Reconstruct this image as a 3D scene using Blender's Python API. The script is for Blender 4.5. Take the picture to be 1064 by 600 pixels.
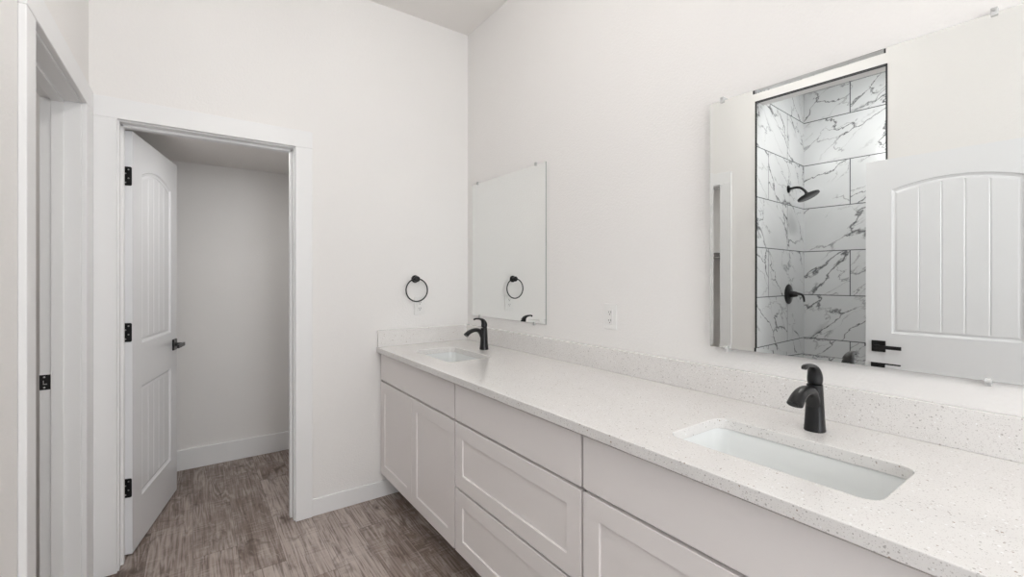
import bpy, bmesh, math, random
from mathutils import Vector, Matrix
random.seed(7)
D = bpy.data
for o in list(D.objects):
    D.objects.remove(o)
scn = bpy.context.scene
COL = scn.collection

# ------------------------------------------------------------------ camera
FPX, YAW, CAM_H = 466.06, 0.6181, 1.325
cam_d = D.cameras.new('camera')
cam_d.sensor_fit = 'HORIZONTAL'
cam_d.sensor_width = 36.0
cam_d.lens = FPX / 1064 * 36
cam_d.shift_y = (289.34 - 300) / 1064
cam_d.clip_start = 0.02
cam = D.objects.new('camera', cam_d)
COL.objects.link(cam)
cam.location = (0, 0, CAM_H)
cam.rotation_euler = (math.radians(90), 0, -YAW)
scn.camera = cam

# ------------------------------------------------------------------ world, exposure
scn.view_settings.view_transform = 'Standard'
scn.view_settings.look = 'None'
scn.view_settings.gamma = 1.0
scn.view_settings.use_curve_mapping = False
scn.view_settings.exposure = 0.20
world = D.worlds.new('daylight')
scn.world = world
world.use_nodes = True
bg = world.node_tree.nodes['Background']
bg.inputs[0].default_value = (0.92, 0.96, 1.0, 1)
bg.inputs[1].default_value = 1.0

GLOBE = 26.0                       # glow of each globe light added out of view
LAMP_C = (1.0, 0.985, 0.965)
WINDOW_FILL_W = 31.0                    # fill light at the added window behind the camera

# ------------------------------------------------------------------ main dimensions (metres)
YB = 2.683        # face of the wall with the toilet-room door
XR = 1.536        # face of the vanity wall
XL = -0.373       # face of the left wall
ZC = 2.99         # ceiling
TH = 0.115        # wall thickness
YT = 3.844        # far wall of the toilet room
ZT = 2.13         # toilet-room ceiling
YF = -2.3         # wall behind the camera
CT = 0.909        # counter top

# ------------------------------------------------------------------ material helpers
def new_mat(name):
    m = D.materials.new(name)
    m.use_nodes = True
    nt = m.node_tree
    b = nt.nodes['Principled BSDF']
    return m, nt, b

def srgb(r, g, b):
    def f(c):
        c /= 255.0
        return c / 12.92 if c <= 0.04045 else ((c + 0.055) / 1.055) ** 2.4
    return (f(r), f(g), f(b), 1)

class NT:
    """short helper to wire nodes"""
    def __init__(s, nt): s.nt = nt
    def n(s, t, **kw):
        nd = s.nt.nodes.new(t)
        for k, v in kw.items(): setattr(nd, k, v)
        return nd
    def put(s, sock, v):
        if isinstance(v, bpy.types.NodeSocket): s.nt.links.new(v, sock)
        else: sock.default_value = v
    def math(s, op, a, b=None, c=None, clamp=False):
        nd = s.n('ShaderNodeMath', operation=op); nd.use_clamp = clamp
        s.put(nd.inputs[0], a)
        if b is not None: s.put(nd.inputs[1], b)
        if c is not None: s.put(nd.inputs[2], c)
        return nd.outputs[0]
    def mix(s, fac, a, b, blend='MIX'):
        nd = s.n('ShaderNodeMix', data_type='RGBA', blend_type=blend)
        s.put(nd.inputs[0], fac); s.put(nd.inputs[6], a); s.put(nd.inputs[7], b)
        return nd.outputs[2]
    def comb(s, x, y, z):
        nd = s.n('ShaderNodeCombineXYZ')
        for i, v in enumerate((x, y, z)): s.put(nd.inputs[i], v)
        return nd.outputs[0]
    def noise(s, vec, scale, detail=2, rough=0.5, dist=0.0):
        nd = s.n('ShaderNodeTexNoise')
        s.put(nd.inputs['Vector'], vec); nd.inputs['Scale'].default_value = scale
        nd.inputs['Detail'].default_value = detail; nd.inputs['Roughness'].default_value = rough
        nd.inputs['Distortion'].default_value = dist
        return nd
    def ramp(s, fac, stops):
        nd = s.n('ShaderNodeValToRGB')
        cr = nd.color_ramp
        while len(cr.elements) < len(stops): cr.elements.new(0.5)
        for e, (p, c) in zip(cr.elements, stops):
            e.position = p; e.color = c if len(c) == 4 else (*c, 1)
        s.put(nd.inputs[0], fac)
        return nd.outputs[0]
    def white(s, vec, dim='3D'):
        nd = s.n('ShaderNodeTexWhiteNoise', noise_dimensions=dim)
        s.put(nd.inputs['Vector'], vec)
        return nd
    def obj(s):
        return s.n('ShaderNodeTexCoord').outputs['Object']
    def sep(s, v):
        nd = s.n('ShaderNodeSeparateXYZ'); s.put(nd.inputs[0], v)
        return nd.outputs
    def bump(s, h, strength, dist, b):
        nd = s.n('ShaderNodeBump')
        nd.inputs['Strength'].default_value = strength; nd.inputs['Distance'].default_value = dist
        s.put(nd.inputs['Height'], h)
        s.nt.links.new(nd.outputs[0], b.inputs['Normal'])

def paint(name, col, rough, bump=0.0, scale=180.0, dist=0.002, spec=0.5):
    m, nt, b = new_mat(name)
    h = NT(nt)
    b.inputs['Base Color'].default_value = col
    b.inputs['Roughness'].default_value = rough
    b.inputs['Specular IOR Level'].default_value = spec
    v = h.obj()
    tone = h.noise(v, 1.3, 2)
    c = h.mix(tone.outputs[0], tuple(x * 0.985 for x in col[:3]) + (1,), tuple(min(1, x * 1.01) for x in col[:3]) + (1,))
    nt.links.new(c, b.inputs['Base Color'])
    if bump:
        h.bump(h.noise(v, scale, 3, 0.55).outputs[0], bump, dist, b)
    return m

M_WALL = paint('wall_paint', srgb(244, 242, 240), 0.75, 0.55, 130, 0.0025, 0.3)
M_CEIL = paint('ceiling_paint', srgb(247, 244, 241), 0.85, 0.25, 110, 0.0025, 0.2)
M_TRIM = paint('trim_paint', srgb(244, 244, 244), 0.42, 0.02, 60, 0.001)
M_DOOR = paint('door_paint', srgb(245, 246, 248), 0.16, 0.05, 45, 0.001)
M_CAB = paint('cabinet_paint', srgb(241, 236, 234), 0.38, 0.04, 60, 0.001)
M_DARKCAB = paint('toe_kick_board', srgb(190, 184, 180), 0.6)
M_BLACK = paint('matte_black_metal', (0.016, 0.016, 0.017, 1), 0.30, 0.05, 300, 0.0004)
M_BLACK.node_tree.nodes['Principled BSDF'].inputs['Metallic'].default_value = 0.35
M_TRIMBLK = paint('black_tile_edge', (0.022, 0.023, 0.026, 1), 0.4)
M_CERAMIC = paint('white_ceramic', srgb(243, 245, 244), 0.09)
M_PLASTIC = paint('white_plastic', srgb(241, 240, 238), 0.3)
M_SLOT = paint('dark_slot', (0.03, 0.03, 0.03, 1), 0.6)
M_STEEL = paint('brushed_steel', (0.55, 0.55, 0.55, 1), 0.3)
M_STEEL.node_tree.nodes['Principled BSDF'].inputs['Metallic'].default_value = 1.0

def mirror_mat():
    m, nt, b = new_mat('silvered_glass')
    h = NT(nt)
    v = h.obj()
    c = h.mix(h.noise(v, 2.0, 1).outputs[0], (0.845, 0.86, 0.85, 1), (0.855, 0.87, 0.86, 1))
    nt.links.new(c, b.inputs['Base Color'])
    b.inputs['Metallic'].default_value = 1.0
    b.inputs['Roughness'].default_value = 0.0
    return m
M_MIRROR = mirror_mat()
M_GLASSEDGE = paint('ground_glass_edge', srgb(150, 160, 156), 0.25)

def clear_plastic():
    m, nt, b = new_mat('clear_plastic')
    h = NT(nt)
    c = h.mix(h.noise(h.obj(), 60, 1).outputs[0], (0.93, 0.93, 0.92, 1), (0.96, 0.96, 0.95, 1))
    nt.links.new(c, b.inputs['Base Color'])
    b.inputs['Roughness'].default_value = 0.12
    b.inputs['Transmission Weight'].default_value = 0.3
    b.inputs['IOR'].default_value = 1.45
    return m
M_CLIP = clear_plastic()

def wood_floor():
    m, nt, b = new_mat('wood_look_vinyl_plank')
    h = NT(nt)
    x, y, z = h.sep(h.obj())
    W, L = 0.178, 1.22
    px = h.math('DIVIDE', x, W)
    row = h.math('FLOOR', px)
    ro = h.white(h.comb(row, 3.0, 1.0)).outputs[0]
    py = h.math('ADD', h.math('DIVIDE', y, L), ro)
    col = h.math('FLOOR', py)
    fx = h.math('SUBTRACT', px, row)
    fy = h.math('SUBTRACT', py, col)
    pid = h.comb(row, col, 0.0)
    rnd = h.white(pid)
    r1 = rnd.outputs[0]
    rc = h.sep(rnd.outputs[1])
    off = h.math('MULTIPLY', rc[1], 37.0)
    # long grain: fine streaks running along the board
    gv = h.comb(h.math('ADD', x, off), h.math('ADD', h.math('MULTIPLY', y, 0.03), off), off)
    g1 = h.noise(gv, 130, 5, 0.6, 0.1).outputs[0]
    g2 = h.noise(gv, 26, 4, 0.6, 0.3).outputs[0]
    # cathedral figure: nested, stretched rings around a wandering heart line
    cy = h.math('ADD', h.math('MULTIPLY', y, 0.16), off)
    wob = h.noise(h.comb(h.math('ADD', h.math('MULTIPLY', x, 2.0), off), cy, 0.0), 7, 2, 0.5).outputs[0]
    ph = h.math('MULTIPLY_ADD', wob, 34.0, h.math('MULTIPLY', fx, 8.0))
    cath = h.math('POWER', h.math('ABSOLUTE', h.math('SINE', ph)), 3.0)
    cmk = h.ramp(h.noise(h.comb(h.math('ADD', x, off), h.math('ADD', h.math('MULTIPLY', y, 0.5), off), 0.0), 7, 2).outputs[0], [(0.44, (0, 0, 0)), (0.58, (1, 1, 1))])
    cm = h.math('MULTIPLY', cath, cmk)
    # saw marks across the boards, in patches
    sv = h.comb(h.math('ADD', h.math('MULTIPLY', x, 0.10), off), h.math('ADD', y, off), off)
    s1 = h.noise(sv, 95, 2, 0.6).outputs[0]
    sm = h.ramp(h.noise(h.comb(h.math('ADD', x, off), y, 0.0), 6.5, 2).outputs[0], [(0.45, (0, 0, 0)), (0.62, (1, 1, 1))])
    tone = h.ramp(r1, [(0.0, srgb(126, 110, 100)), (0.35, srgb(168, 153, 145)), (0.7, srgb(192, 179, 172)), (1.0, srgb(146, 128, 118))])
    c = h.mix(h.ramp(g2, [(0.34, (0.45, 0.45, 0.45)), (0.56, (0, 0, 0))]), tone, srgb(118, 102, 93))
    c = h.mix(h.ramp(g1, [(0.38, (0.75, 0.75, 0.75)), (0.50, (0, 0, 0))]), c, srgb(108, 93, 85))
    c = h.mix(h.ramp(g1, [(0.52, (0, 0, 0)), (0.70, (0.4, 0.4, 0.4))]), c, srgb(203, 192, 185))
    c = h.mix(h.math('MULTIPLY', cm, 0.5), c, srgb(212, 201, 194))
    c = h.mix(h.math('MULTIPLY', h.ramp(s1, [(0.50, (0, 0, 0)), (0.62, (1, 1, 1))]), h.math('MULTIPLY', sm, 0.30)), c, srgb(206, 196, 189))
    c = h.mix(h.math('MULTIPLY', h.ramp(s1, [(0.34, (1, 1, 1)), (0.46, (0, 0, 0))]), h.math('MULTIPLY', sm, 0.30)), c, srgb(112, 97, 89))
    # clouding and knots
    kn = h.noise(h.comb(h.math('ADD', x, off), h.math('ADD', h.math('MULTIPLY', y, 0.55), off), off), 10, 3, 0.6, 0.8).outputs[0]
    c = h.mix(h.ramp(kn, [(0.28, (0.9, 0.9, 0.9)), (0.44, (0, 0, 0))]), c, srgb(96, 81, 73))
    c = h.mix(h.ramp(h.noise(h.comb(h.math('ADD', x, off), h.math('ADD', h.math('MULTIPLY', y, 0.35), off), off), 34, 4, 0.65, 1.2).outputs[0], [(0.56, (0, 0, 0)), (0.72, (0.5, 0.5, 0.5))]), c, srgb(200, 190, 184))
    ex = h.math('MINIMUM', fx, h.math('SUBTRACT', 1.0, fx))
    ey = h.math('MINIMUM', fy, h.math('SUBTRACT', 1.0, fy))
    seam = h.math('MAXIMUM', h.math('LESS_THAN', ex, 0.006), h.math('LESS_THAN', ey, 0.0011))
    c = h.mix(h.math('MULTIPLY', seam, 0.55), c, srgb(70, 58, 52))
    nt.links.new(c, b.inputs['Base Color'])
    b.inputs['Roughness'].default_value = 0.48
    b.inputs['Specular IOR Level'].default_value = 0.35
    h.bump(h.math('SUBTRACT', g1, h.math('MULTIPLY', seam, 0.8)), 0.25, 0.0015, b)
    return m
M_FLOOR = wood_floor()

def quartz():
    m, nt, b = new_mat('speckled_white_quartz')
    h = NT(nt)
    v = h.obj()
    c = h.mix(h.noise(v, 9, 4, 0.6).outputs[0], srgb(232, 229, 226), srgb(241, 239, 237))
    def specks(scale, thr, size, colr, base, amt):
        vo = h.n('ShaderNodeTexVoronoi', feature='F1')
        h.put(vo.inputs['Vector'], v); vo.inputs['Scale'].default_value = scale
        vo.inputs['Randomness'].default_value = 1.0
        rr = h.sep(vo.outputs['Color'])
        k = h.math('MULTIPLY', h.math('GREATER_THAN', rr[0], thr),
                   h.math('LESS_THAN', vo.outputs['Distance'], h.math('MULTIPLY', rr[1], size)))
        return h.mix(h.math('MULTIPLY', k, amt), base, colr)
    c = specks(520, 0.70, 0.50, srgb(206, 202, 199), c, 0.8)
    c = specks(330, 0.84, 0.50, srgb(192, 187, 183), c, 0.7)
    c = specks(230, 0.93, 0.50, srgb(160, 154, 149), c, 0.65)
    c = specks(170, 0.965, 0.42, srgb(160, 140, 124), c, 0.85)
    c = specks(190, 0.92, 0.5, srgb(252, 252, 252), c, 1.0)
    nt.links.new(c, b.inputs['Base Color'])
    b.inputs['Roughness'].default_value = 0.13
    b.inputs['Specular IOR Level'].default_value = 0.55
    return m
M_QUARTZ = quartz()

def marble(name, axis, u0, z0, TW, THT):
    """marbled porcelain tile, laid in half-bond; axis = horizontal axis of the wall"""
    m, nt, b = new_mat(name)
    h = NT(nt)
    o = h.obj()
    s = h.sep(o)
    if axis == 'X': hu, hz = s[0], s[2]
    elif axis == 'Y': hu, hz = s[1], s[2]
    else: hu, hz = s[1], s[0]
    pz = h.math('DIVIDE', h.math('SUBTRACT', hz, z0), THT)
    row = h.math('FLOOR', pz)
    odd = h.math('MULTIPLY', h.math('FLOORED_MODULO', row, 2.0), 0.5)
    pu = h.math('ADD', h.math('DIVIDE', h.math('SUBTRACT', hu, u0), TW), odd)
    col = h.math('FLOOR', pu)
    fz = h.math('MULTIPLY', h.math('SUBTRACT', pz, row), THT)
    fu = h.math('MULTIPLY', h.math('SUBTRACT', pu, col), TW)
    dz = h.math('MINIMUM', fz, h.math('SUBTRACT', THT, fz))
    du = h.math('MINIMUM', fu, h.math('SUBTRACT', TW, fu))
    grout = h.math('LESS_THAN', h.math('MINIMUM', dz, du), 0.0034)
    rnd = h.sep(h.white(h.comb(row, col, 5.0)).outputs[1])
    ou = h.math('MULTIPLY', rnd[0], 11.0)
    oz = h.math('MULTIPLY', rnd[1], 17.0)
    # veins run on the slant: rotate the coordinates, stretch along one direction
    a = math.radians(38)
    ru = h.math('ADD', h.math('MULTIPLY', hu, math.cos(a)), h.math('MULTIPLY', hz, math.sin(a) * (-1 if axis == 'Y' else 1)))
    rz = h.math('ADD', h.math('MULTIPLY', hz, math.cos(a)), h.math('MULTIPLY', hu, math.sin(a) * (1 if axis == 'Y' else -1)))
    vec = h.comb(h.math('ADD', h.math('MULTIPLY', ru, 0.45), ou), h.math('ADD', rz, oz), 0.0)
    def veins(scale, width, warp, wscale):
        nz = h.noise(vec, wscale, 5, 0.62)
        wv = h.n('ShaderNodeVectorMath', operation='MULTIPLY_ADD')
        h.put(wv.inputs[0], nz.outputs['Color']); wv.inputs[1].default_value = (warp, warp, 0); h.put(wv.inputs[2], vec)
        vo = h.n('ShaderNodeTexVoronoi', feature='DISTANCE_TO_EDGE')
        h.put(vo.inputs['Vector'], wv.outputs[0]); vo.inputs['Scale'].default_value = scale
        w = h.math('MULTIPLY', h.noise(vec, wscale * 0.8, 3).outputs[0], width)
        return h.math('SUBTRACT', 1.0, h.math('DIVIDE', vo.outputs['Distance'], w), clamp=True)
    v1 = veins(3.0, 0.038, 0.24, 6.0)
    v2 = veins(6.0, 0.048, 0.18, 9.0)
    msk = h.ramp(h.noise(vec, 4.2, 2).outputs[0], [(0.36, (0, 0, 0)), (0.48, (1, 1, 1))])
    msk2 = h.ramp(h.noise(vec, 5.6, 3).outputs[0], [(0.45, (0, 0, 0)), (0.56, (1, 1, 1))])
    cloud = h.noise(vec, 3.0, 4, 0.6).outputs[0]
    c = h.mix(cloud, srgb(212, 214, 215), srgb(232, 233, 234))
    c = h.mix(h.math('MULTIPLY', h.math('MULTIPLY', v2, msk2), 0.75), c, srgb(130, 131, 134))
    c = h.mix(h.math('MULTIPLY', h.math('MULTIPLY', v1, msk), 0.95), c, srgb(84, 84, 88))
    c = h.mix(grout, c, srgb(92, 94, 97))
    nt.links.new(c, b.inputs['Base Color'])
    rg = h.mix(grout, (0.12, 0.12, 0.12, 1), (0.8, 0.8, 0.8, 1))
    nt.links.new(rg, b.inputs['Roughness'])
    h.bump(h.math('SUBTRACT', 1.0, grout), 0.3, 0.001, b)
    return m

def added_lamp_glow(strength):  # glow of the added lamps
    m, nt, b = new_mat('added_lamp_diffuser')
    h = NT(nt)
    c = h.mix(h.noise(h.obj(), 5, 1).outputs[0], (1, 0.975, 0.95, 1), (1, 0.985, 0.96, 1))
    nt.links.new(c, b.inputs['Emission Color'])
    b.inputs['Emission Strength'].default_value = strength
    return m
M_GLOW = added_lamp_glow(3.0)
M_GLOBE = added_lamp_glow(GLOBE)

# ------------------------------------------------------------------ mesh helpers
def finish(name, bm, mats, parent=None, smooth=False, kind=None, bevel=0.0, seg=2):
    bmesh.ops.remove_doubles(bm, verts=bm.verts, dist=1e-6)
    bmesh.ops.recalc_face_normals(bm, faces=bm.faces)
    me = D.meshes.new(name)
    bm.to_mesh(me); bm.free()
    if not isinstance(mats, (list, tuple)): mats = [mats]
    for m in mats: me.materials.append(m)
    if smooth:
        for p in me.polygons: p.use_smooth = True
    o = D.objects.new(name, me)
    COL.objects.link(o)
    if parent: o.parent = parent
    if kind: o['kind'] = kind
    if smooth:
        try: me.set_sharp_from_angle(angle=math.radians(40))
        except Exception: pass
    if bevel:
        md = o.modifiers.new('bevel', 'BEVEL')
        md.width = bevel; md.segments = seg; md.limit_method = 'ANGLE'; md.angle_limit = math.radians(35)
    return o

def tag(o, label, cat, group=None):
    o['label'] = label; o['category'] = cat
    if group: o['group'] = group
    return o

def empty(name, label, cat, loc, group=None):
    o = D.objects.new(name, None)
    o.empty_display_size = 0.05
    COL.objects.link(o)
    o.location = loc
    return tag(o, label, cat, group)

def box(bm, x0, x1, y0, y1, z0, z1, mi=0):
    vs = [bm.verts.new(p) for p in ((x0, y0, z0), (x1, y0, z0), (x1, y1, z0), (x0, y1, z0),
                                    (x0, y0, z1), (x1, y0, z1), (x1, y1, z1), (x0, y1, z1))]
    for f in ((0, 3, 2, 1), (4, 5, 6, 7), (0, 1, 5, 4), (1, 2, 6, 5), (2, 3, 7, 6), (3, 0, 4, 7)):
        fc = bm.faces.new([vs[i] for i in f]); fc.material_index = mi
    return vs

def boxes(name, lst, mat, **kw):
    bm = bmesh.new()
    for b in lst: box(bm, *b)
    me_o = finish_nomerge(name, bm, mat, **kw)
    return me_o

def finish_nomerge(name, bm, mats, parent=None, kind=None, bevel=0.0):
    bmesh.ops.recalc_face_normals(bm, faces=bm.faces)
    me = D.meshes.new(name); bm.to_mesh(me); bm.free()
    for m in (mats if isinstance(mats, (list, tuple)) else [mats]): me.materials.append(m)
    o = D.objects.new(name, me); COL.objects.link(o)
    if parent: o.parent = parent
    if kind: o['kind'] = kind
    if bevel:
        md = o.modifiers.new('bevel', 'BEVEL'); md.width = bevel; md.segments = 2
        md.limit_method = 'ANGLE'; md.angle_limit = math.radians(35)
    return o

def cyl(bm, p0, p1, r0, r1=None, n=28, cap=True):
    """tapered rod between two points"""
    r1 = r0 if r1 is None else r1
    p0, p1 = Vector(p0), Vector(p1)
    d = (p1 - p0).normalized()
    a = Vector((0, 0, 1)) if abs(d.z) < 0.9 else Vector((1, 0, 0))
    s = d.cross(a).normalized(); t = d.cross(s)
    A = [bm.verts.new(p0 + (s * math.cos(2 * math.pi * i / n) + t * math.sin(2 * math.pi * i / n)) * r0) for i in range(n)]
    B = [bm.verts.new(p1 + (s * math.cos(2 * math.pi * i / n) + t * math.sin(2 * math.pi * i / n)) * r1) for i in range(n)]
    for i in range(n):
        bm.faces.new((A[i], A[(i + 1) % n], B[(i + 1) % n], B[i]))
    if cap:
        bm.faces.new(A); bm.faces.new(B)

def lathe(bm, origin, axis, prof, n=36):
    """prof = [(distance along axis, radius), ...]"""
    o, d = Vector(origin), Vector(axis).normalized()
    a = Vector((0, 0, 1)) if abs(d.z) < 0.9 else Vector((1, 0, 0))
    s = d.cross(a).normalized(); t = d.cross(s)
    rings = []
    for h, r in prof:
        rings.append([bm.verts.new(o + d * h + (s * math.cos(2 * math.pi * i / n) + t * math.sin(2 * math.pi * i / n)) * max(r, 1e-5)) for i in range(n)])
    for A, B in zip(rings, rings[1:]):
        for i in range(n):
            bm.faces.new((A[i], A[(i + 1) % n], B[(i + 1) % n], B[i]))
    bm.faces.new(rings[0]); bm.faces.new(rings[-1])

def sweep(bm, pts, rad, side=(0, 1, 0), n=20, power=2.0):
    """loft of (super)elliptic sections; rad = (half-width along side, half-thickness)"""
    pts = [Vector(p) for p in pts]; side = Vector(side).normalized()
    rings = []
    for i, p in enumerate(pts):
        d = (pts[min(i + 1, len(pts) - 1)] - pts[max(i - 1, 0)]).normalized()
        nn = d.cross(side).normalized()
        a, b = rad[i]
        ring = []
        for k in range(n):
            q = 2 * math.pi * k / n
            cx, sx = math.cos(q), math.sin(q)
            ex = math.copysign(abs(cx) ** (2 / power), cx); ey = math.copysign(abs(sx) ** (2 / power), sx)
            ring.append(bm.verts.new(p + side * a * ex + nn * b * ey))
        rings.append(ring)
    for A, B in zip(rings, rings[1:]):
        for i in range(n):
            bm.faces.new((A[i], A[(i + 1) % n], B[(i + 1) % n], B[i]))
    bm.faces.new(rings[0]); bm.faces.new(rings[-1])

def catmull(ctrl, k=6):
    out = []
    P = [tuple(c) for c in ctrl]
    P = [P[0]] + P + [P[-1]]
    for i in range(1, len(P) - 2):
        for j in range(k):
            t = j / k
            out.append(tuple(0.5 * ((2 * b) + (-a + c) * t + (2 * a - 5 * b + 4 * c - d) * t * t + (-a + 3 * b - 3 * c + d) * t ** 3)
                             for a, b, c, d in zip(P[i - 1], P[i], P[i + 1], P[i + 2])))
    out.append(P[-2])
    return out

def rrect(x0, x1, y0, y1, r, k=6):
    pts = []
    for cx, cy, a0 in ((x1 - r, y1 - r, 0), (x0 + r, y1 - r, 90), (x0 + r, y0 + r, 180), (x1 - r, y0 + r, 270)):
        for i in range(k + 1):
            a = math.radians(a0 + 90 * i / k)
            pts.append((cx + r * math.cos(a), cy + r * math.sin(a)))
    return pts

# ================================================================== SETTING
S = 'structure'
# ---- floor and ceilings
boxes('floor', [(-2.3, 1.66, -2.55, 3.97, -0.05, 0.0)], M_FLOOR, kind=S)
boxes('ceiling', [(XL - TH, XR + 0.12, YF - 0.12, YB + 0.12, ZC, ZC + 0.08)], M_CEIL, kind=S)
# ---- walls
boxes('wall_right', [(XR, XR + 0.12, YF - 0.12, YB + 0.12, 0, ZC)], M_WALL, kind=S)
DX0, DX1, DZ = -0.291, 0.466, 2.055            # rough opening to the toilet room
boxes('wall_back', [(XL - TH, DX0, YB, YB + 0.12, 0, ZC), (DX1, XR, YB, YB + 0.12, 0, ZC), (DX0, DX1, YB, YB + 0.12, DZ, ZC)], M_WALL, kind=S)
CY0, CY1, CZ = 1.769, 2.526, 2.058             # rough opening to the closet
SY0, SY1, SZ = 0.775, 1.527, 2.612             # shower opening
EY0, EY1, EZ = -0.695, 0.105, 2.055            # entry doorway, beside the camera
boxes('wall_left', [(XL - TH, XL, YF - 0.12, EY0, 0, ZC), (XL - TH, XL, EY0, EY1, EZ, ZC), (XL - TH, XL, EY1, SY0, 0, ZC), (XL - TH, XL, SY0, SY1, SZ, ZC), (XL - TH, XL, SY0, SY1, 0, 0.09),
                    (XL - TH, XL, SY1, CY0, 0, ZC),
                    (XL - TH, XL, CY0, CY1, CZ, ZC), (XL - TH, XL, CY1, YB, 0, ZC)], M_WALL, kind=S)
WX0, WX1, WZ0, WZ1 = -0.05, 1.25, 0.95, 2.25    # added window, unseen behind the camera, to bring in fill light
boxes('wall_front', [(XL, WX0, YF - 0.12, YF, 0, ZC), (WX1, XR, YF - 0.12, YF, 0, ZC), (WX0, WX1, YF - 0.12, YF, 0, WZ0), (WX0, WX1, YF - 0.12, YF, WZ1, ZC)], M_WALL, kind=S)
wf = boxes('added_window_1', [(WX0, WX0 + 0.05, YF - 0.09, YF - 0.03, WZ0, WZ1), (WX1 - 0.05, WX1, YF - 0.09, YF - 0.03, WZ0, WZ1),
                   (WX0, WX1, YF - 0.09, YF - 0.03, WZ0, WZ0 + 0.05), (WX0, WX1, YF - 0.09, YF - 0.03, WZ1 - 0.05, WZ1),
                   (WX0, WX1, YF - 0.085, YF - 0.035, 1.585, 1.625)], M_TRIM, kind=S)
# toilet room
boxes('wall_toilet_back', [(-0.6, 1.1, YT, YT + 0.1, 0, ZT + 0.1)], M_WALL, kind=S)
boxes('wall_toilet_left', [(-0.6, -0.5, YB + 0.12, YT, 0, ZT + 0.1)], M_WALL, kind=S)
boxes('wall_toilet_right', [(1.0, 1.1, YB + 0.12, YT, 0, ZT + 0.1)], M_WALL, kind=S)
boxes('ceiling_toilet', [(-0.5, 1.0, YB + 0.12, YT, ZT, ZT + 0.1)], M_CEIL, kind=S)
# closet beyond the left opening
boxes('wall_closet_far', [(-2.1, -2.0, 1.66, 3.05, 0, 2.45)], M_WALL, kind=S)
boxes('wall_closet_side', [(-2.0, XL - TH, 1.56, 1.66, 0, 2.45)], M_WALL, kind=S)
boxes('wall_closet_end', [(-2.0, -0.6, 2.95, 3.05, 0, 2.45)], M_WALL, kind=S)
boxes('ceiling_closet', [(-2.1, XL - TH, 1.56, 3.05, 2.45, 2.53)], M_CEIL, kind=S)

# ---- shower recess, tiled
TW, TT = 0.72, 0.366
Z0T = 1.185
M_T_BACK = marble('marble_tile_back', 'Y', 1.515 - 0.325, Z0T, TW, TT)
M_T_SIDE = marble('marble_tile_side', 'X', -1.29, Z0T, TW, TT)
M_T_CEIL = marble('marble_tile_ceiling', 'C', 1.19, -1.29, TW, TT)
ZSH = 2.895
boxes('wall_shower_back', [(-1.39, -1.29, 0.5, 1.62, 0, ZSH + 0.1)], M_T_BACK, kind=S)
boxes('wall_shower_side', [(-1.29, XL - TH, 1.515, 1.56, 0, ZSH + 0.1), (XL - TH, XL - 0.002, 1.515, 1.5275, 0.09, SZ)], M_T_SIDE, kind=S)
boxes('wall_shower_front', [(-1.29, XL - TH, 0.5, 0.6, 0, ZSH + 0.1)], M_T_SIDE, kind=S)
boxes('ceiling_shower', [(-1.29, XL - TH, 0.6, 1.515, ZSH, ZSH + 0.1)], M_T_CEIL, kind=S)
boxes('floor_shower', [(-1.29, XL - TH, 0.6, 1.515, 0.0, 0.05)], M_T_CEIL, kind=S)
# black metal edge around the shower opening
e = 0.007
boxes('trim_1', [(XL - 0.02, XL + 0.004, SY1 - 0.0125 + 0.003, SY1 + 0.001, 0.09, SZ), (XL - 0.02, XL + 0.004, SY0 - 0.001, SY0 + e, 0.09, SZ),
                 (XL - 0.02, XL + 0.004, SY0 - 0.001, SY1 + 0.001, SZ - e, SZ + 0.001)], M_TRIMBLK, kind=S)

# ---- casings and jambs
CW, CP = 0.086, 0.018
# toilet-room doorway
JX0, JX1, JZ = -0.272, 0.447, 2.036
def casing_back():
    y0, y1 = YB - CP, YB
    bm = bmesh.new()
    box(bm, JX0 - 0.006 - CW + 0.003, JX0 - 0.006, y0, y1, 0, JZ + 0.006)
    box(bm, JX1 + 0.006, JX1 + 0.006 + CW, y0, y1, 0, JZ + 0.006)
    box(bm, JX0 - 0.006 - CW + 0.003, JX1 + 0.006 + CW, y0 - 0.0006, y1, JZ + 0.006, JZ + 0.006 + CW + 0.006)
    return finish_nomerge('trim_2', bm, M_TRIM, kind=S, bevel=0.0025)
cas = casing_back()
bm = bmesh.new()
yj0, yj1 = YB - 0.001, YB + 0.1235
box(bm, DX0, JX0, yj0, yj1, 0, JZ); box(bm, JX1, DX1, yj0, yj1, 0, JZ); box(bm, DX0, DX1, yj0, yj1, JZ, DZ)
# door stops
ys0, ys1 = YB + 0.045, YB + 0.083
box(bm, JX0 - 0.001, JX0 + 0.011, ys0, ys1, 0, JZ); box(bm, JX1 - 0.011, JX1 + 0.001, ys0, ys1, 0, JZ); box(bm, JX0, JX1, ys0, ys1, JZ - 0.011, JZ + 0.001)
jamb_toilet = finish_nomerge('trim_3', bm, M_TRIM, kind=S, bevel=0.0015)
# casing on the toilet side
boxes('trim_4', [(JX1 + 0.006, JX1 + 0.006 + CW, YB + 0.12, YB + 0.138, 0, JZ + 0.006),
                 (JX0 - 0.006 - CW, JX0 - 0.006, YB + 0.12, YB + 0.138, 0, JZ + 0.006),
                 (JX0 - 0.006 - CW, JX1 + 0.006 + CW, YB + 0.12, YB + 0.138, JZ + 0.006, JZ + 0.006 + CW * 0.95)], M_TRIM, kind=S, bevel=0.002)
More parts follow.
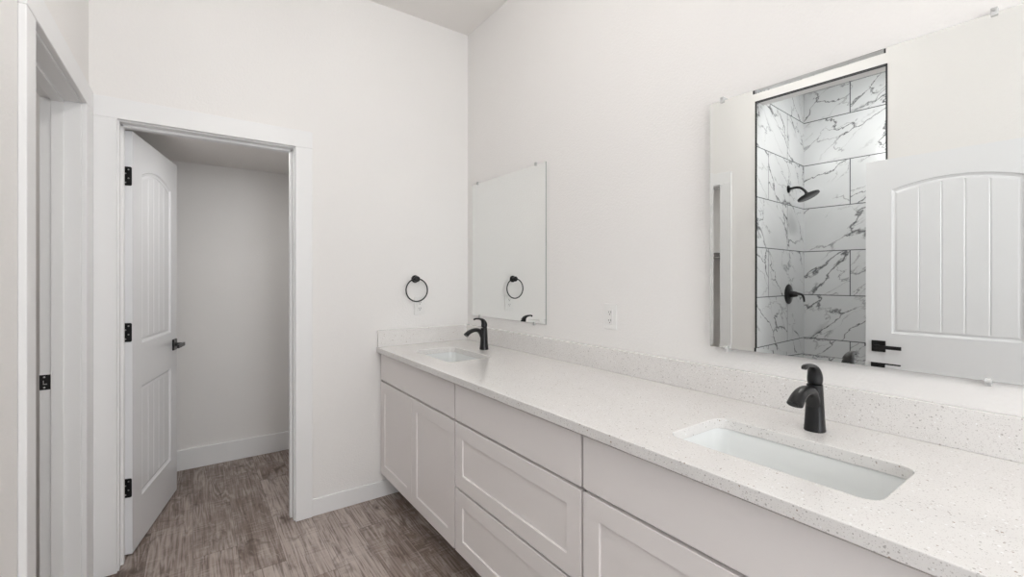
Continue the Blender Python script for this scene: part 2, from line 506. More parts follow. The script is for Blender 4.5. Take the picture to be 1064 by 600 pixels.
# closet doorway in the left wall
KY0, KY1, KZ = 1.788, 2.507, 2.039
boxes('trim_5', [(XL, XL + CP, KY0 - 0.006 - CW, KY0 - 0.006, 0, KZ + 0.006), (XL, XL + CP, KY1 + 0.006, YB - CP - 0.0008, 0, KZ + 0.006),
                 (XL, XL + CP + 0.0006, KY0 - 0.006 - CW, YB - CP - 0.0008, KZ + 0.006, KZ + 0.012 + CW)], M_TRIM, kind=S, bevel=0.0035)
bm = bmesh.new()
xj0, xj1 = XL - TH - 0.003, XL + 0.001
box(bm, xj0, xj1, CY0, KY0, 0, KZ); box(bm, xj0, xj1, KY1, CY1, 0, KZ); box(bm, xj0, xj1, CY0, CY1, KZ, CZ)
xs0, xs1 = XL - 0.085, XL - 0.049
box(bm, xs0, xs1, KY0 - 0.001, KY0 + 0.011, 0, KZ); box(bm, xs0, xs1, KY1 - 0.011, KY1 + 0.001, 0, KZ); box(bm, xs0, xs1, KY0, KY1, KZ - 0.011, KZ + 0.001)
jamb = finish_nomerge('trim_6', bm, M_TRIM, kind=S, bevel=0.0015)
# strike plate let into the far jamb
bm = bmesh.new()
xa, xb, ya = XL - 0.118, XL - 0.0865, KY1
box(bm, xa, xb, ya - 0.0016, ya + 0.001, 0.885, 0.944)
sp = finish_nomerge('strike_plate', bm, M_BLACK, parent=jamb, bevel=0.0005)
sp['label'] = 'black strike plate'
bm = bmesh.new()
for zz in (0.935, 0.894):
    lathe(bm, ((xa + xb) / 2 - 0.002, ya - 0.0014, zz), (0, -1, 0), [(0, 0.0034), (0.0008, 0.0034), (0.0013, 0.002)], 14)
box(bm, xa + 0.010, xb - 0.010, ya - 0.0022, ya - 0.0012, 0.905, 0.909)
box(bm, xa + 0.010, xa + 0.0125, ya - 0.0022, ya - 0.0012, 0.905, 0.922)
finish_nomerge('screw', bm, M_STEEL, parent=sp)
# entry doorway jambs
boxes('trim_7', [(XL - TH - 0.002, XL + 0.001, EY0, EY0 + 0.019, 0, EZ), (XL - TH - 0.002, XL + 0.001, EY1 - 0.019, EY1, 0, EZ), (XL - TH - 0.002, XL + 0.001, EY0, EY1, EZ - 0.019, EZ)], M_TRIM, kind=S, bevel=0.0015)

# ---- baseboards
def baseboard(name, x0, x1, y0, y1, hgt):
    return boxes(name, [(x0, x1, y0, y1, 0, hgt)], M_TRIM, kind=S, bevel=0.003)
baseboard('baseboard_back', JX1 + 0.006 + CW, 1.05, YB - 0.013, YB, 0.095)
baseboard('baseboard_left', XL, XL + 0.013, SY1 + 0.02, KY0 - 0.006 - CW, 0.095)
baseboard('baseboard_toilet', -0.5, 1.0, YT - 0.014, YT, 0.14)

# ================================================================== DOORS
def panel_door(name, width, height, hand, lever):
    """hinge edge at local x=0, visible face at local y=0 looking towards -y, slab behind it.
       the arched upper panel has plank grooves"""
    T = 0.035
    st = 0.122
    x0, x1 = st, width - st
    up0, up1, rise = 1.000, 1.846, 0.045
    lo0, lo1 = 0.235, 0.785
    N = 5                                    # planks per panel
    cols = []                                # (t, extra depth)
    inset = 0.028
    wI = (x1 - x0) - 2 * inset
    gw = 0.0045 / wI
    ts = [0.0]
    for k in range(1, N):
        c = k / N
        ts += [c - gw, c, c + gw]
    ts.append(1.0)
    full = []
    for a, b in zip(ts, ts[1:]):
        full.append(a)
        if b - a > 0.05:
            full += [a + (b - a) / 3, a + 2 * (b - a) / 3]
    full.append(1.0)
    groove = {round(k / N, 5) for k in range(1, N)}
    def arch(t, base, r):
        return base + r * (1 - (2 * t - 1) ** 2)
    def panel(zb, zt, r, e, flipped=False):
        xa, xb = x0 + e, x1 - e
        bot = [(xa + (xb - xa) * t, zb + e) for t in full]
        top = [(xa + (xb - xa) * t, arch(t, zt - e, r)) for t in full]
        return bot, top
    bm = bmesh.new()
    for face_y, sgn in ((0.0, 1), (T, -1)):
        outer = [bm.verts.new((x, face_y, z)) for x, z in ((0, 0.008), (width, 0.008), (width, height), (0, height))]
        edges = [bm.edges.new((outer[i], outer[(i + 1) % 4])) for i in range(4)]
        for zb, zt, r in ((lo0, lo1, 0.0), (up0, up1, rise)):
            rings = []
            for ee, dep in ((0.0, 0.0), (0.004, 0.0065), (0.014, 0.0100), (0.023, 0.0060), (inset, 0.0055)):
                bt, tp = panel(zb, zt, r, ee)
                vb = [bm.verts.new((x, face_y + sgn * dep, z)) for x, z in bt]
                vt = [bm.verts.new((x, face_y + sgn * dep, z)) for x, z in tp]
                rings.append((vb, vt))
            loop = rings[0][0] + rings[0][1][::-1]
            edges += [bm.edges.new((loop[i], loop[(i + 1) % len(loop)])) for i in range(len(loop))]
            for (b0, t0), (b1, t1) in zip(rings, rings[1:]):
                l0, l1 = b0 + t0[::-1], b1 + t1[::-1]
                for i in range(len(l0)):
                    j = (i + 1) % len(l0)
                    bm.faces.new((l0[i], l0[j], l1[j], l1[i]))
            vb, vt = rings[-1]
            # plank field: move groove columns deeper inside (a short step in from the border)
            mb = [bm.verts.new((v.co.x, v.co.y + (sgn * 0.0035 if round(t, 5) in groove else 0), v.co.z + 0.002)) for v, t in zip(vb, full)]
            mt = [bm.verts.new((v.co.x, v.co.y + (sgn * 0.0035 if round(t, 5) in groove else 0), v.co.z - 0.002)) for v, t in zip(vt, full)]
            for i in range(len(full) - 1):
                bm.faces.new((vb[i], vb[i + 1], mb[i + 1], mb[i]))
                bm.faces.new((mb[i], mb[i + 1], mt[i + 1], mt[i]))
                bm.faces.new((mt[i], mt[i + 1], vt[i + 1], vt[i]))
        bmesh.ops.triangle_fill(bm, use_beauty=True, use_dissolve=False, edges=edges)
        if face_y == 0: front = outer
        else: back = outer
    for i in range(4):
        j = (i + 1) % 4
        bm.faces.new((front[i], front[j], back[j], back[i]))
    bmesh.ops.recalc_face_normals(bm, faces=bm.faces)
    me = D.meshes.new(name); bm.to_mesh(me); bm.free()
    me.materials.append(M_DOOR)
    o = D.objects.new(name, me); COL.objects.link(o)
    o['kind'] = S
    # lever handles, both faces
    hx, hz = width - 0.062, 0.920
    for face_y, s in ((0.0, -1), (T, 1)):
        bm = bmesh.new()
        box(bm, hx - 0.033, hx + 0.033, min(face_y, face_y + s * 0.009), max(face_y, face_y + s * 0.009), hz - 0.033, hz + 0.033)
        ro = finish_nomerge('door_handle', bm, M_BLACK, parent=o, bevel=0.0015)
        ro['label'] = 'black lever handle with square rose'
        bm = bmesh.new()
        cyl(bm, (hx, face_y + s * 0.009, hz), (hx, face_y + s * 0.052, hz), 0.0105, n=20)
        ya, yb = sorted((face_y + s * 0.043, face_y + s * 0.055))
        box(bm, hx - 0.112, hx + 0.012, ya, yb, hz - 0.0105, hz + 0.0105)
        finish_nomerge('lever', bm, M_BLACK, parent=ro, bevel=0.0015)
    # latch face on the free edge
    bm = bmesh.new()
    box(bm, width - 0.001, width + 0.0012, T / 2 - 0.0125, T / 2 + 0.0125, hz - 0.028, hz + 0.028)
    box(bm, width, width + 0.009, T / 2 - 0.006, T / 2 + 0.006, hz - 0.009, hz + 0.009)
    finish_nomerge('latch', bm, M_BLACK, parent=o, bevel=0.0006)
    return o

def hinges(door, zs, T=0.035):
    for zc in zs:
        bm = bmesh.new()
        # leaf let into the hinge edge, with rounded corners
        pts = rrect(T * 0.05, T + 0.001, zc - 0.045, zc + 0.045, 0.007, 5)
        A = [bm.verts.new((-0.0018, y, z)) for y, z in pts]
        B = [bm.verts.new((0.001, y, z)) for y, z in pts]
        bm.faces.new(A); bm.faces.new(B)
        for i in range(len(A)):
            j = (i + 1) % len(A); bm.faces.new((A[i], A[j], B[j], B[i]))
        hg = finish_nomerge('hinge', bm, M_BLACK, parent=door)
        hg['label'] = 'black butt hinge'
        bm = bmesh.new()
        for k in range(5):
            z0 = zc - 0.045 + k * 0.018
            cyl(bm, (-0.005, T + 0.005, z0 + 0.0005), (-0.005, T + 0.005, z0 + 0.0175), 0.0058, n=16)
        finish_nomerge('knuckle', bm, M_BLACK, parent=hg)
        bm = bmesh.new()
        for dy, dz in ((0.30, 0.031), (0.62, 0.012), (0.30, -0.010), (0.62, -0.031)):
            lathe(bm, (-0.0016, T * dy + 0.004, zc + dz), (-1, 0, 0), [(0, 0.0036), (0.0007, 0.0034), (0.0011, 0.0018)], 12)
        finish_nomerge('screw', bm, M_STEEL, parent=hg)

# toilet-room door, hung on the left jamb and swung into the toilet room
d1 = panel_door('door_1', 0.711, 2.028, 1, True)
ang = math.radians(12.5)
dx, dy = math.sin(ang), math.cos(ang)           # direction of the width
# visible face has normal (cos,-sin); local x -> (dx,dy), local -y -> normal
# hinge corner of the back face is at A; the front face lies 35 mm along the normal
A = Vector((-0.2705, 2.8065, 0))
nrm = Vector((math.cos(ang), -math.sin(ang), 0))
org = A + nrm * 0.035
d1.matrix_world = Matrix(((dx, -nrm.x, 0, org.x), (dy, -nrm.y, 0, org.y), (0, 0, 1, 0), (0, 0, 0, 1)))
hinges(d1, (1.812, 1.066, 0.324))
for zc in (1.812, 1.066, 0.324):
    bm = bmesh.new()
    box(bm, JX0 - 0.001, JX0 + 0.0018, YB + 0.0885, YB + 0.1225, zc - 0.045, zc + 0.045)
    lf = finish_nomerge('hinge_leaf', bm, M_BLACK, parent=jamb_toilet, bevel=0.0005)
    lf['label'] = 'black hinge leaf'
tag(d1, 'white arched two-panel door standing ajar into the small toilet room', 'door')

# entry door folded back against the left wall, seen in the large mirror
d2 = panel_door('door_2', 0.762, 2.028, 1, True)
org2 = Vector((-0.327, 0.106, 0))
d2.matrix_world = Matrix(((0, -1, 0, org2.x), (1, 0, 0, org2.y), (0, 0, 1, 0), (0, 0, 0, 1)))
hinges(d2, (1.812, 1.066, 0.324))
tag(d2, 'white arched plank door folded open in front of the shower, seen in the large mirror', 'door')

# ================================================================== VANITY
GV = 'white shaker cabinets of the vanity'
FX = 0.927                      # face of the fronts
def slab_front(bm, y0, y1, z0, z1):
    box(bm, FX, FX + 0.018, y0, y1, z0, z1)

def shaker(name, y0, y1, z0, z1, parent, org, rail=0.062):
    bm = bmesh.new()
    xo = FX
    o = [(y0, z0), (y1, z0), (y1, z1), (y0, z1)]
    i = [(y0 + rail, z0 + rail), (y1 - rail, z0 + rail), (y1 - rail, z1 - rail), (y0 + rail, z1 - rail)]
    j = [(a + s * 0.0012, b + t * 0.0012) for (a, b), (s, t) in zip(i, ((1, 1), (-1, 1), (-1, -1), (1, -1)))]
    V = lambda x, pts: [bm.verts.new((x, p[0], p[1])) for p in pts]
    a, b, c, d = V(xo, o), V(xo, i), V(xo + 0.006, j), V(xo + 0.018, o)
    for k in range(4):
        m = (k + 1) % 4
        bm.faces.new((a[k], a[m], b[m], b[k])); bm.faces.new((b[k], b[m], c[m], c[k])); bm.faces.new((a[k], a[m], d[m], d[k]))
    bm.faces.new(c); bm.faces.new(d)
    bmesh.ops.translate(bm, verts=bm.verts, vec=-org)
    ob = finish(name, bm, M_CAB, parent=parent, bevel=0.0012)
    return ob

def cabinet(label, y0, y1, fronts):
    org = Vector((1.24, (y0 + y1) / 2, 0))
    t = empty('vanity_cabinet', label, 'cabinet', org, GV)
    bm = bmesh.new()
    # open-topped carcass: two sides, floor, back and front rails (the bowl hangs inside)
    x0, x1, zb, zt = FX + 0.0185, XR - 0.002, 0.145, CT - 0.0305
    w = 0.016
    box(bm, x0, x1, y0, y0 + w, zb, zt); box(bm, x0, x1, y1 - w, y1, zb, zt)
    box(bm, x0, x1, y0, y1, zb, zb + w); box(bm, x1 - 0.008, x1, y0, y1, zb, zt)
    box(bm, x0, x0 + w, y0, y1, zt - 0.04, zt); box(bm, x0, x0 + w, y0, y1, 0.69, 0.725); box(bm, x0, x0 + w, y0, y1, zb, zb + 0.03)
    box(bm, x0, x0 + w, (y0 + y1) / 2 - 0.03, (y0 + y1) / 2 + 0.03, zb, 0.7)
    bmesh.ops.translate(bm, verts=bm.verts, vec=-org)
    finish_nomerge('carcass', bm, M_CAB, parent=t)
    bm = bmesh.new()
    box(bm, 1.05, 1.066, y0, y1, 0.0, 0.145)
    box(bm, 1.066, XR - 0.01, y0, y0 + w, 0.0, 0.145); box(bm, 1.066, XR - 0.01, y1 - w, y1, 0.0, 0.145)
    bmesh.ops.translate(bm, verts=bm.verts, vec=-org)
    finish_nomerge('toe_kick', bm, M_CAB, parent=t)
    for kind, a, b, z0, z1 in fronts:
        if kind in ('false_front', 'drawer'):
            if z1 - z0 < 0.2:
                bm = bmesh.new(); slab_front(bm, a, b, z0, z1)
                bmesh.ops.translate(bm, verts=bm.verts, vec=-org)
                ob = finish_nomerge(kind, bm, M_CAB, parent=t, bevel=0.0014)
                if kind == 'drawer': ob['label'] = 'flat top drawer front'
                else: ob['label'] = 'flat false drawer front'
            else:
                shaker('drawer', a, b, z0, z1, t, org)
        else:
            shaker('door', a, b, z0, z1, t, org)
    return t
ZA, ZBt, ZD1, ZD0 = 0.866, 0.712, 0.701, 0.146
cabinet('white two-door sink cabinet in the corner under the far basin', 1.7335, 2.680,
        [('false_front', 1.7385, 2.676, ZBt, ZA), ('door', 1.7385, 2.2055, ZD0, ZD1), ('door', 2.2085, 2.676, ZD0, ZD1)])
cabinet('white three-drawer cabinet in the middle of the vanity between the sinks', 0.951, 1.7330,
        [('drawer', 0.956, 1.7285, ZBt, ZA), ('drawer', 0.956, 1.7285, 0.4245, ZD1), ('drawer', 0.956, 1.7285, ZD0, 0.414)])
cabinet('white sink cabinet nearest the viewer under the large basin', 0.004, 0.9505,
        [('false_front', 0.009, 0.9455, ZBt, ZA), ('door', 0.009, 0.476, ZD0, ZD1), ('door', 0.479, 0.9455, ZD0, ZD1)])

# ---- countertop with two rounded cut-outs
SINKS = [(1.031, 1.286, 1.982, 2.424), (1.031, 1.286, 0.283, 0.735)]
def countertop():
    t = empty('countertop', 'speckled white quartz countertop running the length of the vanity', 'countertop', (1.22, 1.34, CT - 0.03))
    org = Vector(t.location)
    bm = bmesh.new()
    x0, x1, y0, y1 = 0.902, XR, 0.0, YB
    rings = {}
    for z in (CT, CT - 0.03):
        out = [bm.verts.new((x, y, z)) for x, y in ((x0, y0), (x1, y0), (x1, y1), (x0, y1))]
        eds = [bm.edges.new((out[i], out[(i + 1) % 4])) for i in range(4)]
        hs = []
        for s in SINKS:
            lp = [bm.verts.new((x, y, z)) for x, y in rrect(*s, 0.035, 8)]
            eds += [bm.edges.new((lp[i], lp[(i + 1) % len(lp)])) for i in range(len(lp))]
            hs.append(lp)
        bmesh.ops.triangle_fill(bm, use_beauty=True, edges=eds)
        rings[z] = [out] + hs
    for A, B in zip(rings[CT], rings[CT - 0.03]):
        for i in range(len(A)):
            j = (i + 1) % len(A)
            bm.faces.new((A[i], A[j], B[j], B[i]))
    bmesh.ops.translate(bm, verts=bm.verts, vec=-org)
    finish('slab', bm, M_QUARTZ, parent=t, bevel=0.0022)
    for nm, b in (('backsplash', (XR - 0.02, XR, 0.0, YB, CT, CT + 0.101)), ('side_splash', (0.907, XR - 0.02, YB - 0.02, YB, CT, CT + 0.101))):
        bm = bmesh.new(); box(bm, *b)
        bmesh.ops.translate(bm, verts=bm.verts, vec=-org)
        finish_nomerge(nm, bm, M_QUARTZ, parent=t, bevel=0.0018)
countertop()

# ---- undermount basins
def basin(label, s):
    x0, x1, y0, y1 = s
    org = Vector(((x0 + x1) / 2, (y0 + y1) / 2, CT - 0.03 - 0.145))
    t = empty('sink', label, 'sink', org, 'undermount basins in the vanity')
    bm = bmesh.new()
    zt = CT - 0.0305
    prof = [(-0.022, zt), (-0.022, zt - 0.010), (0.030, zt - 0.156), (0.09, zt - 0.158)]       # outside, unseen
    inner = [(-0.022, zt), (-0.004, zt), (-0.003, zt - 0.004), (0.0, zt - 0.05), (0.006, zt - 0.10), (0.016, zt - 0.128), (0.034, zt - 0.141), (0.075, zt - 0.145)]
    def ring(ins, z):
        r = max(0.012, 0.037 - ins * 0.1)
        return [bm.verts.new((x, y, z)) for x, y in rrect(x0 + ins, x1 - ins, y0 + ins, y1 - ins, r, 8)]
    R = [ring(*p) for p in inner]
    for A_, B_ in zip(R, R[1:]):
        for i in range(len(A_)):
            j = (i + 1) % len(A_); bm.faces.new((A_[i], A_[j], B_[j], B_[i]))
    bm.faces.new(R[-1])
    Q = [ring(*p) for p in prof]
    for A_, B_ in zip(Q, Q[1:]):
        for i in range(len(A_)):
            j = (i + 1) % len(A_); bm.faces.new((A_[i], A_[j], B_[j], B_[i]))
    bm.faces.new(Q[-1])
    bmesh.ops.translate(bm, verts=bm.verts, vec=-org)
    finish('bowl', bm, M_CERAMIC, parent=t, smooth=True)
    bm = bmesh.new()
    lathe(bm, (0, 0, -0.0005), (0, 0, 1), [(0, 0.022), (0.003, 0.021), (0.0035, 0.013), (0.006, 0.012), (0.007, 0.001)], 32)
    dr = finish('drain', bm, M_BLACK, parent=t, smooth=True)
    dr['label'] = 'black drain'
basin('white rectangular undermount basin at the corner end of the counter', SINKS[0])
basin('white rectangular undermount basin nearest the viewer', SINKS[1])

# ---- faucets
def faucet(label, y, loc_x=1.386):
    t = empty('faucet', label, 'faucet', (loc_x, y, CT), 'single-handle black faucets')
    FZ = 1.085
    bm = bmesh.new()
    # body: oval column, leaning very slightly, narrower at the top
    hs = [0.0, 0.002, 0.006, 0.03, 0.06, 0.09, 0.108, 0.116]
    ra = [(0.0245, 0.0245), (0.0255, 0.0255), (0.0250, 0.0248), (0.0232, 0.0225), (0.0215, 0.0205), (0.0200, 0.0190), (0.0192, 0.0180), (0.0188, 0.0176)]
    sweep(bm, [(0, 0, z * FZ) for z in hs], ra, (0, 1, 0), 28, 2.3)
    body = finish('body', bm, M_BLACK, parent=t, smooth=True)
    # spout: leaves the body as a broad sheet, arcs over and opens towards the tip
    ctrl = [(-0.002, 0.030), (-0.009, 0.062), (-0.022, 0.091), (-0.044, 0.1065), (-0.074, 0.1065), (-0.101, 0.0975), (-0.1215, 0.0830)]
    rc = [(0.0120, 0.0050), (0.0170, 0.0110), (0.0180, 0.0128), (0.0178, 0.0118), (0.0178, 0.0108), (0.0185, 0.0108), (0.0195, 0.0120)]
    P = catmull(ctrl, 6); Rr = catmull(rc, 6)
    bm = bmesh.new()
    sweep(bm, [(x, 0, z * FZ) for x, z in P], Rr, (0, 1, 0), 24, 2.4)
    finish('spout', bm, M_BLACK, parent=t, smooth=True)
    bm = bmesh.new()
    d = Vector((-0.0195, 0, -0.0150)).normalized()
    lathe(bm, Vector((-0.1215, 0, 0.0830 * FZ)), d, [(-0.002, 0.0085), (0.0012, 0.0085), (0.0015, 0.006)], 20)
    finish('aerator', bm, M_BLACK, parent=t, smooth=True)
    # handle: collar, cap leaning back, lever sweeping up and forward to a small curl
    bm = bmesh.new()
    hc = [(0.000, 0.1175), (0.001, 0.124), (0.0015, 0.134), (-0.001, 0.144), (-0.0075, 0.155), (-0.020, 0.1630), (-0.037, 0.1668), (-0.056, 0.1675), (-0.0640, 0.1655), (-0.0670, 0.1610)]
    hr = [(0.0165, 0.0160), (0.0182, 0.0172), (0.0184, 0.0172), (0.0172, 0.0150), (0.0150, 0.0112), (0.0122, 0.0072), (0.0100, 0.0055), (0.0086, 0.0050), (0.0080, 0.0050), (0.0064, 0.0044)]
    P = catmull(hc, 5); Rr = catmull(hr, 5)
    sweep(bm, [(x, 0, z * FZ) for x, z in P], Rr, (0, 1, 0), 24, 2.2)
    finish('handle', bm, M_BLACK, parent=t, smooth=True)
    return t
faucet('black faucet with lever handle behind the corner basin', 2.232)
faucet('black faucet with lever handle behind the basin nearest the viewer', 0.52)

# ================================================================== MIRRORS
def mirror(label, p_near, tilt, width, z0, z1, clips):
    """p_near = front-face point of the near vertical edge; local x runs along the wall away from the camera"""
    t = empty('mirror', label, 'mirror', (p_near[0], p_near[1], z0), 'frameless bevelled wall mirrors')
    # local x -> along, local y -> out of the wall (towards the room)
    t.rotation_euler = (0, 0, math.radians(90) + tilt)
    H_ = z1 - z0
    bw, rise, th = 0.0125, 0.00031, 0.004
    bm = bmesh.new()
    o = [(0, 0), (width, 0), (width, H_), (0, H_)]
    i = [(bw, bw), (width - bw, bw), (width - bw, H_ - bw), (bw, H_ - bw)]
    a = [bm.verts.new((x, rise, z)) for x, z in o]
    b = [bm.verts.new((x, 0.0, z)) for x, z in i]
    c = [bm.verts.new((x, -th, z)) for x, z in o]
    bm.faces.new(b)
    for k in range(4):
        m = (k + 1) % 4
        bm.faces.new((a[k], a[m], b[m], b[k]))
        f = bm.faces.new((a[k], a[m], c[m], c[k])); f.material_index = 1
    f = bm.faces.new(c); f.material_index = 1
    finish('glass', bm, [M_MIRROR, M_GLASSEDGE], parent=t)
    for x, top in clips:
        bm = bmesh.new()
        zc, s = (H_, 1) if top else (0.0, -1)
        back = (p_near[0] - XR) - math.sin(tilt) * x        # local y of the wall behind this clip (negative)
        yb = -abs(back) + 0.0005
        box(bm, x - 0.006, x + 0.006, yb, 0.0052, zc + s * 0.0005 if s > 0 else zc - 0.012, zc + 0.012 if s > 0 else zc - 0.0005)
        za, zb = (zc - 0.007, zc + 0.012) if s > 0 else (zc - 0.012, zc + 0.007)
        box(bm, x - 0.006, x + 0.006, 0.0018, 0.0052, za, zb)
        cl = finish_nomerge('clip', bm, M_CLIP, parent=t, bevel=0.001)
        cl['label'] = 'clear plastic mirror clip'
        bm = bmesh.new()
        lathe(bm, (x, 0.0050, zc + s * 0.006), (0, 1, 0), [(0, 0.0032), (0.0012, 0.0026), (0.0016, 0.001)], 14)
        finish('screw', bm, M_STEEL, parent=cl)
    return t
mirror('frameless mirror above the corner basin showing the towel ring', (XR - 0.006, 1.842), 0.0, 0.770, 1.078, 1.948,
       [(0.085, True), (0.70, True), (0.10, False), (0.68, False)])
mirror('large frameless mirror above the near basin showing the shower', (XR - 0.008, 0.136), math.radians(1.7), 0.760, 1.083, 1.945,
       [(0.065, True), (0.715, True), (0.075, False), (0.70, False)])

# ================================================================== WALL FITTINGS
# towel ring on the back wall
t = empty('towel_ring', 'round black towel ring on the wall between the doorway and the mirror', 'towel ring', (1.149, YB, 1.32))
bm = bmesh.new()
lathe(bm, (0, -0.0002, 0), (0, -1, 0), [(0, 0.0235), (0.004, 0.0245), (0.009, 0.0235), (0.011, 0.014), (0.024, 0.0115), (0.026, 0.016), (0.030, 0.0185), (0.041, 0.0185), (0.044, 0.0165), (0.045, 0.004)], 36)
finish('mount', bm, M_BLACK, parent=t, smooth=True)
bm = bmesh.new()
R0, r0, n, k = 0.0715, 0.0042, 72, 12
vs = [[bm.verts.new(((R0 + r0 * math.cos(2 * math.pi * j / k)) * math.sin(2 * math.pi * i / n),
                     -0.0335 + r0 * math.sin(2 * math.pi * j / k),
                     -R0 + 0.002 + (R0 + r0 * math.cos(2 * math.pi * j / k)) * math.cos(2 * math.pi * i / n))) for j in range(k)] for i in range(n)]
for i in range(n):
    for j in range(k):
        bm.faces.new((vs[i][j], vs[(i + 1) % n][j], vs[(i + 1) % n][(j + 1) % k], vs[i][(j + 1) % k]))
finish('ring', bm, M_BLACK, parent=t, smooth=True)

# receptacles
def outlet(label, loc, rot):
    t = empty('outlet', label, 'outlet', loc, 'white wall outlets')
    t.rotation_euler = (0, 0, rot)
    # local y points out of the wall
    bm = bmesh.new()
    box(bm, -0.0365, 0.0365, 0.0, 0.006, -0.0585, 0.0585)
    finish_nomerge('cover_plate', bm, M_PLASTIC, parent=t, bevel=0.0025)
    bm = bmesh.new()
    box(bm, -0.0165, 0.0165, 0.004, 0.0078, -0.0335, 0.0335)
    face = finish_nomerge('receptacle', bm, M_PLASTIC, parent=t, bevel=0.0008)
    for zc in (0.0185, -0.0185):
        for xa, xb, za, zb in ((-0.0075, -0.0050, -0.002, 0.007), (0.0050, 0.0075, -0.001, 0.006), (-0.0024, 0.0024, -0.0100, -0.0055)):
            bm = bmesh.new()
            box(bm, xa, xb, 0.0074, 0.0080, zc + za, zc + zb)
            sl = finish_nomerge('slot', bm, M_SLOT, parent=face)
            sl['label'] = 'dark plug slot'
    for zc in (0.0475, -0.0475):
        bm = bmesh.new()
        lathe(bm, (0, 0.0058, zc), (0, 1, 0), [(0, 0.003), (0.0008, 0.0028), (0.0012, 0.001)], 12)
        finish_nomerge('screw', bm, M_PLASTIC, parent=t)
outlet('white wall outlet on the vanity wall between the two mirrors', (XR, 1.390, 1.152), math.radians(90))
outlet('white wall outlet just below the black towel ring', (1.180, YB, 1.150), math.radians(180))

# shower fittings on the tiled side wall
t = empty('overhead_shower', 'black rain shower head on a bent arm high on the marble tile', 'shower head', (-0.95, 1.515, 2.045))
bm = bmesh.new()
lathe(bm, (0, 0, 0), (0, -1, 0), [(0, 0.031), (0.004, 0.031), (0.010, 0.024), (0.013, 0.012)], 32)
finish('flange', bm, M_BLACK, parent=t, smooth=True)
bm = bmesh.new()
P = catmull([(-0.005, 0.0), (-0.05, 0.005), (-0.085, -0.002), (-0.115, -0.028), (-0.130, -0.052)], 6)
sweep(bm, [(0, y, z) for y, z in P], [(0.0098, 0.0098)] * len(P), (1, 0, 0), 18)
finish('arm', bm, M_BLACK, parent=t, smooth=True)
bm = bmesh.new()
ax = Vector((0, -0.44, -0.90)).normalized()
lathe(bm, Vector((0, -0.128, -0.048)), ax, [(0, 0.013), (0.012, 0.015), (0.018, 0.03), (0.024, 0.072), (0.028, 0.080), (0.036, 0.080), (0.038, 0.077)], 44)
finish('spray_plate', bm, M_BLACK, parent=t, smooth=True)

t = empty('shower_valve', 'round black shower valve with lever below the shower head', 'shower valve', (-0.95, 1.515, 1.197))
bm = bmesh.new()
lathe(bm, (0, 0, 0), (0, -1, 0), [(0, 0.080), (0.004, 0.081), (0.009, 0.076), (0.012, 0.05), (0.016, 0.034), (0.018, 0.028)], 44)
finish('escutcheon', bm, M_BLACK, parent=t, smooth=True)
bm = bmesh.new()
lathe(bm, (0, -0.014, 0), (0, -1, 0), [(0, 0.030), (0.020, 0.026), (0.042, 0.022), (0.052, 0.018), (0.055, 0.008)], 32)
P = catmull([(-0.055, 0.004), (-0.075, 0.004), (-0.098, -0.004), (-0.109, -0.026), (-0.113, -0.058)], 6)
R = catmull([(0.014, 0.012), (0.013, 0.011), (0.012, 0.009), (0.011, 0.0075), (0.010, 0.006)], 6)
sweep(bm, [(0, y, z) for y, z in P], R, (1, 0, 0), 18)
finish('handle', bm, M_BLACK, parent=t, smooth=True)

# closet shelf, glimpsed through the opening in the mirror
t = empty('closet_shelf', 'white closet shelf glimpsed through the doorway in the large mirror', 'shelf', (-1.84, 2.3, 1.60))
bm = bmesh.new()
box(bm, -0.16, 0.14, -0.64, 0.65, 0.0, 0.019)
finish_nomerge('shelf_board', bm, M_TRIM, parent=t, bevel=0.002)
bm = bmesh.new()
box(bm, -0.16, -0.142, -0.64, 0.65, -0.07, 0.0)
finish_nomerge('cleat', bm, M_TRIM, parent=t, bevel=0.002)
bm = bmesh.new()
cyl(bm, (0.11, -0.64, -0.05), (0.11, 0.65, -0.05), 0.014, n=20)
finish('hanging_rod', bm, M_STEEL, parent=t, smooth=True)

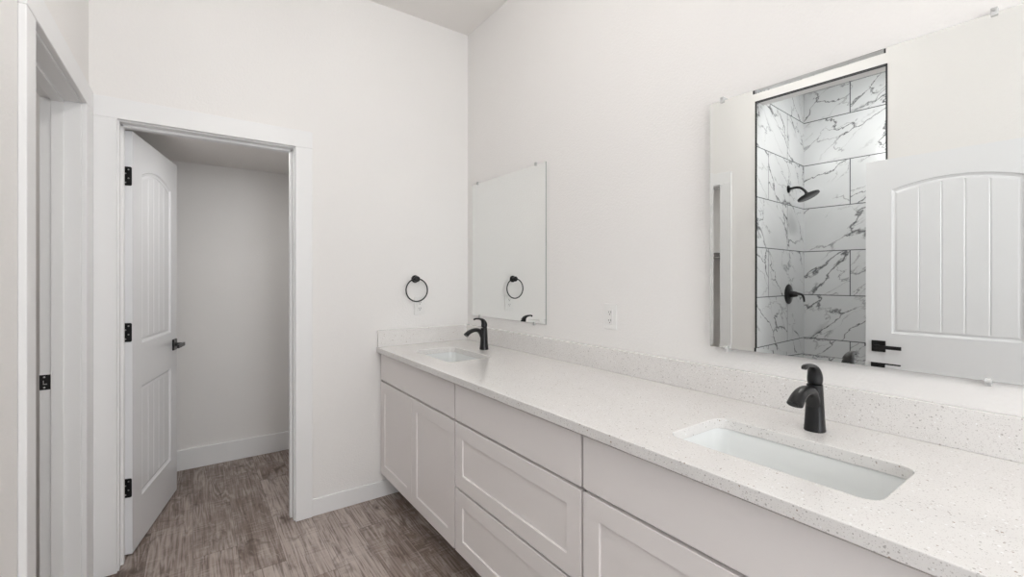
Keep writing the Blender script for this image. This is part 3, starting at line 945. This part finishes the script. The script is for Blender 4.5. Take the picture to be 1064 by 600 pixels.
# ================================================================== ADDED LAMPS, out of view
def added_ceiling_lamp(label, x, y, z, watts, r=0.16):  # hidden flush lamp, added for fill light
    t = empty('added_ceiling_light', label, 'ceiling light', (x, y, z), 'added flush fill lights')
    bm = bmesh.new()
    lathe(bm, (0, 0, 0), (0, 0, -1), [(0, r), (0.018, r), (0.022, r - 0.004), (0.022, r - 0.016)], 48)
    finish('rim', bm, M_PLASTIC, parent=t, smooth=True)
    bm = bmesh.new()
    lathe(bm, (0, 0, -0.0222), (0, 0, -1), [(0, r - 0.014), (0.003, r - 0.018), (0.005, r - 0.06), (0.0055, 0.001)], 48)
    finish('diffuser', bm, M_GLOW, parent=t, smooth=True)
    ld = D.lights.new('added_fill_lamp', 'AREA')
    ld.shape = 'DISK'; ld.size = 2 * r; ld.energy = watts; ld.color = LAMP_C
    lo = D.objects.new('fill_lamp', ld); COL.objects.link(lo)
    lo.parent = t; lo.location = (0, 0, -0.032)
def added_globe_lamp(label, x, y, r=0.095):  # unseen globe, added to light the walls and ceiling
    t = empty('added_globe_light', label, 'ceiling light', (x, y, ZC), 'added globe fill lights')
    bm = bmesh.new()
    lathe(bm, (0, 0, 0), (0, 0, -1), [(0, 0.07), (0.012, 0.072), (0.022, 0.055), (0.026, 0.012), (0.222, 0.012), (0.225, 0.034), (0.235, 0.036)], 40)
    finish('canopy', bm, M_BLACK, parent=t, smooth=True)
    bm = bmesh.new()
    lathe(bm, (0, 0, -0.232), (0, 0, -1), [(r - r * math.cos(a), r * math.sin(a)) for a in [math.pi * k / 18 for k in range(3, 19)]], 32)
    finish('globe', bm, M_GLOBE, parent=t, smooth=True)
added_globe_lamp('added unseen globe light nearer the toilet-room door', 0.38, 1.25)
added_globe_lamp('added unseen globe light beside the entry door', 0.35, -0.75)
added_ceiling_lamp('added fill light hidden on the toilet-room ceiling', 0.30, 2.975, ZT, 2.0, 0.11)  # kept behind the door header, put in to brighten the toilet room
added_ceiling_lamp('added fill light in the closet beyond the left doorway', -1.2, 2.45, 2.45, 2.5, 0.13)  # put in so light spills through the doorway onto the cabinets
added_ceiling_lamp('added fill light hidden inside the tiled shower', -0.62, 0.72, ZSH, 8.0, 0.09)  # out of sight, put in to brighten the tile
# area lamp giving fill light from the added window behind the camera
ld = D.lights.new('added_window_fill', 'AREA')
ld.shape = 'RECTANGLE'; ld.size = WX1 - WX0 - 0.1; ld.size_y = WZ1 - WZ0 - 0.1
ld.energy = WINDOW_FILL_W; ld.color = (0.94, 0.97, 1.0)
lo = D.objects.new('added_window_fill', ld); COL.objects.link(lo)
lo.location = ((WX0 + WX1) / 2, YF - 0.1, (WZ0 + WZ1) / 2)
lo.rotation_euler = (math.radians(90), 0, 0)
